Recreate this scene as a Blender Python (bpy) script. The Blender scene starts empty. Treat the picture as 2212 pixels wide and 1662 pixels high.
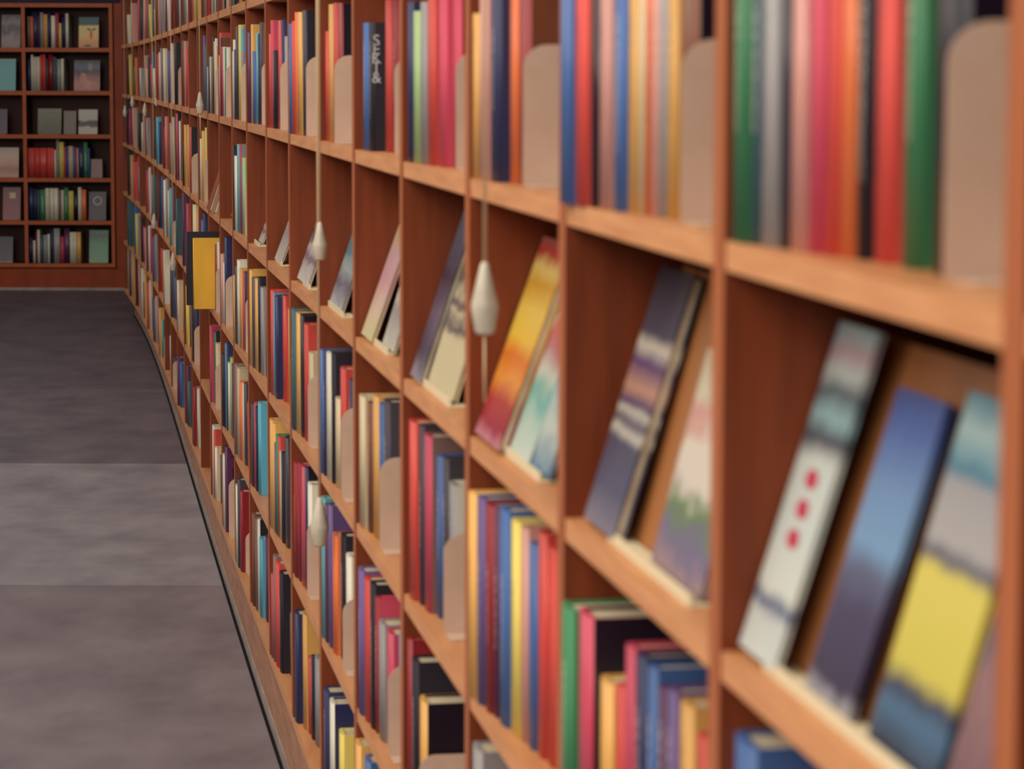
import bpy, bmesh, math, random
from mathutils import Vector, Matrix

sc = bpy.context.scene
COL = sc.collection
random.seed(7)

# ------------------------------------------------------------------ camera, world, light, exposure
F_PX, W_PX, H_PX = 6000.0, 2212.0, 1662.0
EYE = 1.633
PITCH, ROLL = 0.110684, 0.002612
cam_data = bpy.data.cameras.new('camera')
cam = bpy.data.objects.new('camera', cam_data)
COL.objects.link(cam)
cam_data.sensor_fit = 'HORIZONTAL'
cam_data.sensor_width = 36.0
cam_data.lens = F_PX / W_PX * 36.0
cam_data.clip_start = 0.05
cam_data.clip_end = 200
cam.matrix_world = (Matrix.Translation((0, 0, EYE)) @ Matrix.Rotation(math.pi / 2 - PITCH, 4, 'X')
                    @ Matrix.Rotation(ROLL, 4, 'Z'))
cam_data.dof.use_dof = True
cam_data.dof.focus_distance = 8.8
cam_data.dof.aperture_fstop = 7.8
cam_data.dof.aperture_blades = 9
sc.camera = cam

world = bpy.data.worlds.new('library_air')
sc.world = world
world.use_nodes = True
wb = world.node_tree.nodes['Background']
wb.inputs['Color'].default_value = (1.0, 0.93, 0.92, 1)
wb.inputs['Strength'].default_value = 0.30


def area_light(name, loc, target, sx, sy, power, color):
    d = bpy.data.lights.new(name, 'AREA')
    d.shape = 'RECTANGLE'
    d.size, d.size_y, d.energy, d.color = sx, sy, power, color
    o = bpy.data.objects.new(name, d)
    COL.objects.link(o)
    o.location = loc
    o.rotation_euler = (Vector(target) - Vector(loc)).to_track_quat('-Z', 'Y').to_euler()
    return o


area_light('daylight_and_fill', (-3.0, 2.6, 5.4), (0.1, 4.0, 0.9), 5.0, 8.0, 470, (1.0, 0.92, 0.78))
area_light('daylight_and_fill', (-4.0, 13.0, 6.0), (-1.3, 13.5, 0.8), 5.0, 11.0, 260, (1.0, 0.92, 0.78))
area_light('daylight_and_fill', (-2.6, -4.0, 4.6), (-0.2, 7.0, 0.9), 4.0, 3.0, 350, (1.0, 0.93, 0.82))  # added fill behind the camera, brightens near-facing covers and bookends

vs = sc.view_settings
vs.view_transform = 'Standard'
vs.look = 'None'
vs.gamma = 1.0
vs.use_curve_mapping = False
vs.exposure = 0.0

# ------------------------------------------------------------------ measuring the place from the photograph
CO = [-0.790995, -1.304322, 0.005991, -0.003974, -0.002067, -0.015371]          # plan of the curved shelf front, X as a function of Y
LEV = {-3: -0.86, -2: -0.53, -1: -0.2009, 0: 0.1278, 1: 0.4541, 2: 0.7833, 3: 1.1158, 4: 1.4468}
POST_PX = {0: 2200, 1: 1561, 2: 1222, 3: 1016, 4: 872, 5: 768, 6: 691, 7: 628, 8: 578, 9: 536, 10: 501, 11: 473,
           12: 449.5, 13: 427, 14: 408, 15: 391, 16: 377, 17: 363.5, 18: 350.5, 19: 337.5, 20: 324.5, 21: 311.5, 22: 299,
           23: 286.5, 24: 274.5}
CP, SP, CR, SR = math.cos(PITCH), math.sin(PITCH), math.cos(ROLL), math.sin(ROLL)
TH = 0.036          # divider thickness
DEEP = 0.27         # depth of the shelves
BOARD = 0.023


def proj(x, y, below):
    zc = y * CP + below * SP
    yc = -below * CP + y * SP
    u, v = F_PX * x / zc, -F_PX * yc / zc
    return 1106 + u * CR - v * SR, 831 + u * SR + v * CR


def curve_x(y):
    over = max(0.0, y - 18.4)
    t = (y - over - 8) / 8
    return sum(c * t ** i for i, c in enumerate(CO)) + (over * slope(18.4) if over else 0.0)


def slope(y):
    t = (min(y, 18.4) - 8) / 8
    return sum(i * c * t ** (i - 1) for i, c in enumerate(CO) if i) / 8


def frame(y):
    """tangent (away from the camera) and normal (into the shelf) of the shelf front at y"""
    s = slope(y)
    n = math.hypot(1, s)
    return Vector((s / n, 1 / n, 0)), Vector((1 / n, -s / n, 0))


def at(y, d=0.0, below=0.0):
    t, n = frame(y)
    p = Vector((curve_x(y), y, 0)) + n * d
    p.z = EYE - below
    return p


def px_of(y, d, below):
    p = at(y, d, below)
    return proj(p.x, p.y, below)[0]


def solve_y(px, d, below, lo=0.9, hi=21.0):
    for _ in range(44):
        m = (lo + hi) / 2
        if px_of(m, d, below) > px:
            lo = m
        else:
            hi = m
    return (lo + hi) / 2


def solve_d(px, y, below):
    lo, hi = -0.3, 0.5
    for _ in range(36):
        m = (lo + hi) / 2
        if px_of(y, m, below) < px:
            lo = m
        else:
            hi = m
    return (lo + hi) / 2


def height_at(px, py, p, below_floor):
    """height above the board for a point at plan position p that shows at row py"""
    lo, hi = -1.2, below_floor
    for _ in range(36):
        m = (lo + hi) / 2
        if proj(p.x, p.y, m)[1] < py:
            lo = m
        else:
            hi = m
    return below_floor - (lo + hi) / 2


POST_Y = {}
for i, px in POST_PX.items():
    POST_Y[i] = solve_y(px, 0, 0.36 if i < 10 else -0.1)
FAR_Y = {10: 8.20, 11: 8.86, 12: 9.53, 13: 10.20, 14: 10.86, 15: 11.52, 16: 12.20, 17: 12.89, 18: 13.62, 19: 14.36,
         20: 15.13, 21: 15.91, 22: 16.70, 23: 17.49, 24: 18.28}
POST_Y.update(FAR_Y)
POST_Y[-1] = POST_Y[0] - 0.66
POST_Y[25] = POST_Y[24] + 0.60

# ------------------------------------------------------------------ materials
MATS = {}


def lin(c):
    c = c / 255.0
    return c / 12.92 if c <= 0.04045 else ((c + 0.055) / 1.055) ** 2.4


def rgb(c, k=1.0):
    return tuple(min(0.92, lin(v) * k) for v in c) + (1,)


def new_mat(name, rough=0.5, spec=0.5):
    m = bpy.data.materials.new(name)
    m.use_nodes = True
    nt = m.node_tree
    b = nt.nodes['Principled BSDF']
    b.inputs['Roughness'].default_value = rough
    b.inputs['Specular IOR Level'].default_value = spec
    return m, nt, b


def noise_mix(nt, b, c1, c2, scale, stretch=(1, 1, 1), detail=5, lo=0.35, hi=0.65, coord='Object'):
    tc = nt.nodes.new('ShaderNodeTexCoord')
    mp = nt.nodes.new('ShaderNodeMapping')
    mp.inputs['Scale'].default_value = stretch
    nz = nt.nodes.new('ShaderNodeTexNoise')
    nz.inputs['Scale'].default_value = scale
    nz.inputs['Detail'].default_value = detail
    rp = nt.nodes.new('ShaderNodeValToRGB')
    rp.color_ramp.elements[0].position, rp.color_ramp.elements[0].color = lo, c1
    rp.color_ramp.elements[1].position, rp.color_ramp.elements[1].color = hi, c2
    nt.links.new(tc.outputs[coord], mp.inputs[0])
    nt.links.new(mp.outputs[0], nz.inputs[0])
    nt.links.new(nz.outputs[0], rp.inputs[0])
    nt.links.new(rp.outputs[0], b.inputs['Base Color'])
    return rp, nz


def wood(name, c1, c2, rough=0.42, stretch=(9, 9, 0.7), scale=6, spec=0.4):
    m, nt, b = new_mat(name, rough, spec)
    noise_mix(nt, b, rgb(c1), rgb(c2), scale, stretch, 6, 0.3, 0.72)
    return m


M_PANEL = wood('shaded_mahogany_panel', (102, 45, 22), (122, 56, 28), spec=0.25)  # darker than the boards: weaker light on side panels put into the colour
M_BOARD = wood('shelf_board_wood', (178, 118, 75), (196, 137, 90), stretch=(7, 1.0, 7), scale=5)
M_EDGE = wood('lit_shelf_edge_wood', (192, 129, 86), (212, 150, 102), stretch=(3, 1.2, 14), scale=6, spec=0.3)  # paler front edge: light falling on it is put into the colour
M_POST = wood('lit_divider_edge_wood', (156, 86, 48), (174, 100, 60), stretch=(12, 12, 0.8), scale=5, spec=0.3)  # divider fronts, paler than their sides: light painted into the wood
M_PLINTH = wood('plinth_wood', (146, 98, 70), (176, 124, 92), stretch=(5, 1.2, 9), scale=4)
M_BACKWOOD = wood('old_mahogany', (120, 46, 18), (144, 58, 25), stretch=(3, 3, 0.8), scale=3, spec=0.2)
M_BACKEDGE = wood('old_mahogany_edge', (152, 74, 40), (168, 86, 48), stretch=(6, 3, 6), scale=3, spec=0.2)
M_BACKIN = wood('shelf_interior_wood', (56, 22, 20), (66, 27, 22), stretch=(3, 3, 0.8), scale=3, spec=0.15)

PAL = {  # displayed colours of spines and covers
    'r': (214, 66, 56), 'R': (150, 26, 36), 'k': (26, 16, 32), 'K': (66, 56, 68), 'n': (40, 42, 88), 'b': (62, 98, 160),
    'B': (84, 168, 196), 'c': (90, 170, 176), 't': (58, 92, 100), 'g': (52, 124, 78), 'l': (156, 184, 118),
    'y': (226, 202, 92), 'o': (230, 112, 56), 'O': (226, 166, 82), 'w': (222, 214, 192), 'e': (204, 182, 144),
    'G': (152, 146, 146), 'm': (202, 62, 88), 'p': (208, 144, 132), 'u': (92, 38, 78), 's': (134, 98, 92),
    'v': (104, 78, 136), 'T': (178, 158, 138), 'N': (124, 66, 40)}
PAL_NAME = {'r': 'red', 'R': 'dark red', 'k': 'black', 'K': 'charcoal', 'n': 'navy', 'b': 'blue', 'B': 'sky blue',
            'c': 'turquoise', 't': 'slate teal', 'g': 'green', 'l': 'pale green', 'y': 'yellow', 'o': 'orange',
            'O': 'amber', 'w': 'white', 'e': 'cream', 'G': 'grey', 'm': 'crimson', 'p': 'pink', 'u': 'plum',
            's': 'mauve brown', 'v': 'violet', 'T': 'taupe', 'N': 'brown'}


def cloth_mat(code, var):
    var = var % 3
    key = (code, var)
    if key in MATS:
        return MATS[key]
    m, nt, b = new_mat('book_cover_' + PAL_NAME[code].replace(' ', '_'), (0.34, 0.5, 0.62)[var % 3], 0.4)
    k = (0.86, 0.76, 0.93)[var % 3]
    c = PAL[code]
    g_ = sum(c) / 3
    c = tuple(v * 0.92 + g_ * 0.08 for v in c)
    rp, _ = noise_mix(nt, b, rgb(c, 0.9 * k), rgb(c, 1.08 * k), 14, (1, 1, 0.3), 3)
    if var % 3 != 0 and code != 'a':
        # worn, unreadable print along the middle of the spine
        tc = nt.nodes.new('ShaderNodeTexCoord')
        sp = nt.nodes.new('ShaderNodeSeparateXYZ')
        nt.links.new(tc.outputs['Object'], sp.inputs[0])

        def math_(op, a, b2, c2=None):
            n = nt.nodes.new('ShaderNodeMath')
            n.operation = op
            for i, v in enumerate((a, b2, c2)):
                if v is None:
                    continue
                if isinstance(v, (int, float)):
                    n.inputs[i].default_value = v
                else:
                    nt.links.new(v, n.inputs[i])
            return n.outputs[0]
        front = math_('LESS_THAN', sp.outputs['Y'], 0.0035)
        mid_ = math_('LESS_THAN', math_('ABSOLUTE', sp.outputs['X'], None), 0.0042 if var % 3 == 1 else 0.006)
        lo_ = math_('GREATER_THAN', sp.outputs['Z'], 0.055 + 0.03 * (var % 2))
        hi_ = math_('LESS_THAN', sp.outputs['Z'], 0.185)
        mp = nt.nodes.new('ShaderNodeMapping')
        mp.inputs['Scale'].default_value = (260, 1, 230)
        nz = nt.nodes.new('ShaderNodeTexNoise')
        nz.inputs['Scale'].default_value = 1.0
        nz.inputs['Detail'].default_value = 1
        nt.links.new(tc.outputs['Object'], mp.inputs[0])
        nt.links.new(mp.outputs[0], nz.inputs[0])
        mask = math_('MULTIPLY', math_('MULTIPLY', math_('MULTIPLY', front, mid_), math_('MULTIPLY', lo_, hi_)),
                     math_('GREATER_THAN', nz.outputs[0], 0.5))
        mask = math_('MULTIPLY', mask, 0.55)
        mx_ = nt.nodes.new('ShaderNodeMix')
        mx_.data_type = 'RGBA'
        nt.links.new(mask, mx_.inputs[0])
        nt.links.new(rp.outputs[0], mx_.inputs[6])
        bright = sum(c) > 330
        mx_.inputs[7].default_value = rgb((70, 54, 56) if bright else (196, 186, 170))
        nt.links.new(mx_.outputs[2], b.inputs['Base Color'])
    MATS[key] = m
    return m


M_PAGES, nt_, b_ = new_mat('book_pages', 0.8, 0.2)
noise_mix(nt_, b_, rgb((176, 162, 136)), rgb((206, 194, 168)), 60, (6, 0.3, 0.3), 2)
M_PLATE, nt_, b_ = new_mat('enamelled_bookend', 0.5, 0.4)
noise_mix(nt_, b_, rgb((188, 157, 137)), rgb((196, 166, 146)), 20)
M_LIP, nt_, b_ = new_mat('cream_lip', 0.4, 0.5)
b_.inputs['Base Color'].default_value = rgb((214, 200, 166))
M_STAND = wood('stand_plywood', (146, 92, 50), (162, 104, 60), stretch=(4, 4, 0.9), scale=5)
M_CORD, nt_, b_ = new_mat('pull_cord', 0.8, 0.2)
b_.inputs['Base Color'].default_value = rgb((206, 178, 142))
M_PULL, nt_, b_ = new_mat('painted_pull', 0.42, 0.5)
noise_mix(nt_, b_, rgb((178, 168, 150)), rgb((196, 186, 168)), 30)
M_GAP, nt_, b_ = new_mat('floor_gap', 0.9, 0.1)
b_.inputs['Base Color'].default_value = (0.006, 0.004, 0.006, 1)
M_METAL, nt_, b_ = new_mat('skirting_strip', 0.6, 0.3)
noise_mix(nt_, b_, rgb((132, 118, 110)), rgb((152, 138, 130)), 12)
M_INK, nt_, b_ = new_mat('printed_light_letters', 0.5, 0.3)
b_.inputs['Base Color'].default_value = rgb((170, 176, 178))
M_INKDARK, nt_, b_ = new_mat('printed_dark_letters', 0.5, 0.3)
b_.inputs['Base Color'].default_value = rgb((48, 16, 40))
M_INKBLUE, nt_, b_ = new_mat('printed_blue_letters', 0.5, 0.3)
b_.inputs['Base Color'].default_value = rgb((40, 84, 130))


def cover_mat(name, stops, distort=0.25, scale=9, rough=0.35, axis='Z', soft=True):
    """printed picture cover: colour bands up the height, broken by noise"""
    m, nt, b = new_mat(name, rough, 0.45)
    tc = nt.nodes.new('ShaderNodeTexCoord')
    sep = nt.nodes.new('ShaderNodeSeparateXYZ')
    nz = nt.nodes.new('ShaderNodeTexNoise')
    nz.inputs['Scale'].default_value = scale
    nz.inputs['Detail'].default_value = 4
    ma = nt.nodes.new('ShaderNodeMath')
    ma.operation = 'MULTIPLY_ADD'
    ma.inputs[1].default_value = distort
    ma.inputs[2].default_value = -distort / 2
    ad = nt.nodes.new('ShaderNodeMath')
    rp = nt.nodes.new('ShaderNodeValToRGB')
    if not soft:
        rp.color_ramp.interpolation = 'CONSTANT'
    els = rp.color_ramp.elements
    while len(els) < len(stops):
        els.new(0.5)
    for e, (p, c) in zip(els, stops):
        e.position = p
        e.color = rgb(c, 0.78)
    nt.links.new(tc.outputs['Generated'], sep.inputs[0])
    nt.links.new(tc.outputs['Generated'], nz.inputs[0])
    nt.links.new(nz.outputs[0], ma.inputs[0])
    nt.links.new(ma.outputs[0], ad.inputs[0])
    nt.links.new(sep.outputs[axis], ad.inputs[1])
    nt.links.new(ad.outputs[0], rp.inputs[0])
    nt.links.new(rp.outputs[0], b.inputs['Base Color'])
    return m


# ------------------------------------------------------------------ mesh helpers
def link(name, bm, mats, parent=None, smooth=False, matrix=None):
    me = bpy.data.meshes.new(name)
    bmesh.ops.recalc_face_normals(bm, faces=bm.faces)
    bm.to_mesh(me)
    bm.free()
    for m in (mats if isinstance(mats, (list, tuple)) else [mats]):
        me.materials.append(m)
    if smooth:
        for p in me.polygons:
            p.use_smooth = True
    o = bpy.data.objects.new(name, me)
    COL.objects.link(o)
    if parent is not None:
        o.parent = parent
    if matrix is not None:
        o.matrix_world = matrix
    return o


def tag(o, label=None, cat=None, group=None, kind=None):
    if label:
        o['label'] = label
    if cat:
        o['category'] = cat
    if group:
        o['group'] = group
    if kind:
        o['kind'] = kind
    return o


def empty(name, matrix):
    o = bpy.data.objects.new(name, None)
    o.empty_display_size = 0.05
    COL.objects.link(o)
    o.matrix_world = matrix
    return o


def add_box(bm, x0, x1, y0, y1, z0, z1, mat=0, mtx=None):
    vs_ = [bm.verts.new((x, y, z)) for x in (x0, x1) for y in (y0, y1) for z in (z0, z1)]
    if mtx is not None:
        for v in vs_:
            v.co = mtx @ v.co
    out = []
    for q in ((0, 1, 3, 2), (4, 6, 7, 5), (0, 4, 5, 1), (2, 3, 7, 6), (0, 2, 6, 4), (1, 5, 7, 3)):
        f = bm.faces.new([vs_[i] for i in q])
        f.material_index = mat
        out.append(f)
    return out


def cover_into(bm, w, h, dep, bulge, mat_spine=0, mat_side=0, mtx=None, t=0.0025):
    """hard cover: rounded spine at y=0, two boards running back; x = thickness, z = height"""
    n = 6
    outer = [(-w / 2, dep)]
    for i in range(n + 1):
        a = math.pi * i / n
        outer.append((-w / 2 * math.cos(a), bulge * (1 - math.sin(a))))
    outer.append((w / 2, dep))
    inner = [(w / 2 - t, dep), (w / 2 - t, bulge + t * 1.2), (-w / 2 + t, bulge + t * 1.2), (-w / 2 + t, dep)]
    ring = outer + inner
    lo = [bm.verts.new((x, y, 0)) for x, y in ring]
    hi = [bm.verts.new((x, y, h)) for x, y in ring]
    if mtx is not None:
        for v in lo + hi:
            v.co = mtx @ v.co
    k = len(ring)
    for i in range(k):
        j = (i + 1) % k
        f = bm.faces.new((lo[i], lo[j], hi[j], hi[i]))
        f.material_index = mat_spine if 1 <= i <= n else mat_side
        f.smooth = 1 <= i <= n
    # caps as quads/tris between outer and inner rings
    o = len(outer)
    for vs_, flip in ((lo, True), (hi, False)):
        quads = [(vs_[0], vs_[1], vs_[o + 2], vs_[o + 3]), (vs_[o - 2], vs_[o - 1], vs_[o], vs_[o + 1])]
        for q in quads:
            f = bm.faces.new(q)
            f.material_index = mat_spine
        mid = [vs_[i] for i in range(1, o - 1)] + [vs_[o + 1], vs_[o + 2]]
        f = bm.faces.new(mid)
        f.material_index = mat_spine


def pages_into(bm, w, h, dep, bulge, mat=0, mtx=None):
    add_box(bm, -w / 2 + 0.0026, w / 2 - 0.0026, bulge + 0.0035, dep - 0.004, 0.003, h - 0.004, mat, mtx)


def book_matrix(y, d, z, lean=0.0, w=0.0):
    """local x points along the wall away from the camera, y into the shelf"""
    t, n = frame(y)
    p = at(y, d)
    m = Matrix(((-t.x, n.x, 0, p.x), (-t.y, n.y, 0, p.y), (0, 0, 1, z), (0, 0, 0, 1)))
    return m


def flip_matrix(loc, t, n):
    return Matrix(((t.x, n.x, 0, loc.x), (t.y, n.y, 0, loc.y), (0, 0, 1, loc.z), (0, 0, 0, 1)))


ORD = ['first', 'second', 'third', 'fourth', 'fifth', 'sixth', 'seventh', 'eighth', 'ninth', 'tenth', 'eleventh',
       'twelfth', 'thirteenth', 'fourteenth', 'fifteenth', 'sixteenth', 'seventeenth', 'eighteenth', 'nineteenth',
       'twentieth', 'twenty-first', 'twenty-second', 'twenty-third', 'twenty-fourth', 'twenty-fifth']
ROWNAME = {-1: 'top row', 0: 'second row down', 1: 'third row down', 2: 'fourth row down', 3: 'fifth row down',
           4: 'bottom row'}

# ------------------------------------------------------------------ the setting
bm = bmesh.new()
add_box(bm, -9, 3, -2, 24, -0.05, 0)
m_floor, nt, b = new_mat('polished_concrete', 0.42, 0.45)
tc = nt.nodes.new('ShaderNodeTexCoord')
sep = nt.nodes.new('ShaderNodeSeparateXYZ')
nt.links.new(tc.outputs['Object'], sep.inputs[0])
rp = nt.nodes.new('ShaderNodeValToRGB')
rp.color_ramp.interpolation = 'CONSTANT'
sub = nt.nodes.new('ShaderNodeMath')
sub.operation = 'MULTIPLY_ADD'
sub.inputs[1].default_value = 1 / 24.0
sub.inputs[2].default_value = 0
nt.links.new(sep.outputs['Y'], sub.inputs[0])
els = rp.color_ramp.elements
slabs = [(0.0, (111, 100, 106)), (8.76, (131, 124, 131)), (11.55, (95, 85, 94)), (14.4, (88, 78, 88))]
while len(els) < len(slabs):
    els.new(0.5)
for e, (p, c) in zip(els, slabs):
    e.position = p / 24.0
    e.color = rgb(c)
nt.links.new(sub.outputs[0], rp.inputs[0])
mp = nt.nodes.new('ShaderNodeMapping')
mp.inputs['Scale'].default_value = (1.2, 0.7, 1)
nz = nt.nodes.new('ShaderNodeTexNoise')
nz.inputs['Scale'].default_value = 3.2
nz.inputs['Detail'].default_value = 9
nz.inputs['Roughness'].default_value = 0.62
nt.links.new(tc.outputs['Object'], mp.inputs[0])
nt.links.new(mp.outputs[0], nz.inputs[0])
r2 = nt.nodes.new('ShaderNodeValToRGB')
r2.color_ramp.elements[0].position, r2.color_ramp.elements[0].color = 0.3, (0.70, 0.68, 0.70, 1)
r2.color_ramp.elements[1].position, r2.color_ramp.elements[1].color = 0.7, (1.25, 1.22, 1.18, 1)
nt.links.new(nz.outputs[0], r2.inputs[0])
mx = nt.nodes.new('ShaderNodeMix')
mx.data_type = 'RGBA'
mx.blend_type = 'MULTIPLY'
mx.inputs[0].default_value = 1.0
nt.links.new(rp.outputs[0], mx.inputs[6])
nt.links.new(r2.outputs[0], mx.inputs[7])
nt.links.new(mx.outputs[2], b.inputs['Base Color'])
r3 = nt.nodes.new('ShaderNodeMapRange')
r3.inputs[3].default_value = 0.34
r3.inputs[4].default_value = 0.6
nt.links.new(nz.outputs[0], r3.inputs[0])
nt.links.new(r3.outputs[0], b.inputs['Roughness'])
floor = tag(link('floor', bm, m_floor), kind='structure')


def ribbon(bm, d0, d1, z0, z1, ya, yb, n, mat=0, front=None, back=0.0):
    """a curved beam following the shelf front between y=ya and y=yb"""
    rings = []
    for i in range(n + 1):
        y = ya + (yb - ya) * i / n
        r = back * max(0.0, (y - 7.0) / 10.0) ** 1.4
        a, c = at(y, d0 + r), at(y, d1 + r)
        rings.append([bm.verts.new((p.x, p.y, z)) for p, z in ((a, z0), (a, z1), (c, z1), (c, z0))])
    for i in range(n):
        for j in range(4):
            f = bm.faces.new((rings[i][j], rings[i][(j + 1) % 4], rings[i + 1][(j + 1) % 4], rings[i + 1][j]))
            f.material_index = front if (j == 0 and front is not None) else mat
    bm.faces.new(rings[0])
    bm.faces.new(rings[-1][::-1])


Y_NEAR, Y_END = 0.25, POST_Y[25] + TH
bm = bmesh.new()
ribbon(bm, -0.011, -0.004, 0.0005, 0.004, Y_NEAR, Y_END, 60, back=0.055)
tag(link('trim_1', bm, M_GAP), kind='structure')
bm = bmesh.new()
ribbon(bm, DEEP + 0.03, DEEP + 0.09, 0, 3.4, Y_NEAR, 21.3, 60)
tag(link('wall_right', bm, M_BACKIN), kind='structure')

# ------------------------------------------------------------------ the curved bookcase
case = empty('bookcase', Matrix.Translation(at(8.0, 0.1, EYE)))
tag(case, 'long curved wooden bookcase sweeping down the right side of the aisle', 'bookcase')
bpy.context.view_layer.update()
ID = Matrix.Identity(4)
for k, lv in LEV.items():
    z = EYE - lv
    bm = bmesh.new()
    ribbon(bm, 0.0, DEEP, z - BOARD, z, Y_NEAR, Y_END, 60, 0, 1)
    link('shelf', bm, [M_BOARD, M_EDGE], case, matrix=ID)
bm = bmesh.new()
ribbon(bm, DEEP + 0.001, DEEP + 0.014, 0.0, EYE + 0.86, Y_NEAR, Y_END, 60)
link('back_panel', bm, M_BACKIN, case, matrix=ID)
bm = bmesh.new()
ribbon(bm, 0.002, 0.03, 0.0, EYE - LEV[4] - BOARD, Y_NEAR, Y_END, 60, back=0.055)
link('plinth', bm, M_PLINTH, case, matrix=ID)
bm = bmesh.new()
ribbon(bm, -0.002, 0.0015, 0.001, 0.034, Y_NEAR, Y_END, 60, back=0.055)
link('skirting_strip', bm, M_METAL, case, matrix=ID)
for i in sorted(POST_Y):
    y = POST_Y[i]
    if y < Y_NEAR + 0.02:
        continue
    t, n = frame(y)
    p = at(y + 0.0)
    bm = bmesh.new()
    mt = flip_matrix(Vector((p.x, p.y, 0)), t, n)
    for f in add_box(bm, 0, TH, -0.0015, DEEP, EYE - LEV[4], EYE + 0.86, 0, mt):
        pass
    bm.faces.ensure_lookup_table()
    bm.normal_update()
    bmesh.ops.recalc_face_normals(bm, faces=bm.faces)
    for f in bm.faces:
        if f.normal.dot(n) < -0.9:
            f.material_index = 1
    link('upright', bm, [M_PANEL, M_POST], case, matrix=ID)


# ------------------------------------------------------------------ building one book
BOOKS = []      # candidate books, the 300 that show largest become things


def queue_book(w, h, dep, bulge, mat_codes, mtx, area, row, cell, order, extra=None):
    BOOKS.append(dict(w=w, h=h, dep=dep, bulge=bulge, codes=mat_codes, mtx=mtx, area=area, row=row, cell=cell,
                      order=order, extra=extra))


BOOKEND_N = {}
BOOKENDS = []


def bookend(y, d, z, h, row, cell, deep=0.14, pxw=10):
    BOOKENDS.append((y, d, z, h, row, cell, deep, pxw))


def make_bookend(y, d, z, h, row, cell, deep, label):
    mt = book_matrix(y, d, z + 0.0004)
    e = empty('bookend', mt)
    tag(e, label, 'bookend', 'metal bookends on the curved bookcase')
    r = min(0.028, h * 0.2)
    bm = bmesh.new()
    prof = [(0, 0.0), (0, h - r)]
    for a in range(1, 6):
        th = math.pi / 2 * a / 6
        prof.append((r - r * math.cos(th), h - r + r * math.sin(th)))
    prof += [(r, h), (deep - r, h)]
    for a in range(1, 6):
        th = math.pi / 2 * a / 6
        prof.append((deep - r + r * math.sin(th), h - r + r * math.cos(th)))
    prof += [(deep, h - r), (deep, 0.0)]
    f0 = bm.faces.new([bm.verts.new((-0.0007, a, b)) for a, b in prof])
    ex = bmesh.ops.extrude_face_region(bm, geom=[f0])
    for v in [g for g in ex['geom'] if isinstance(g, bmesh.types.BMVert)]:
        v.co.x += 0.0014
    link('upright_plate', bm, M_PLATE, e, matrix=mt)
    bm = bmesh.new()
    add_box(bm, -0.0007, 0.05, 0.004, deep - 0.004, 0.0, 0.0012)
    link('foot_plate', bm, M_PLATE, e, matrix=mt)


def add_text(name, txt, size, mat, parent, mtx, extrude=0.0002):
    cu = bpy.data.curves.new(name, 'FONT')
    cu.body = txt
    cu.size = size
    cu.extrude = extrude
    cu.align_x = 'CENTER'
    cu.align_y = 'CENTER'
    o = bpy.data.objects.new(name, cu)
    COL.objects.link(o)
    bpy.context.view_layer.update()
    me = bpy.data.meshes.new_from_object(o)
    bpy.data.objects.remove(o)
    bpy.data.curves.remove(cu)
    me.materials.clear()
    me.materials.append(mat)
    q = bpy.data.objects.new(name, me)
    COL.objects.link(q)
    q.parent = parent
    q.matrix_world = mtx
    return q


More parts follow.
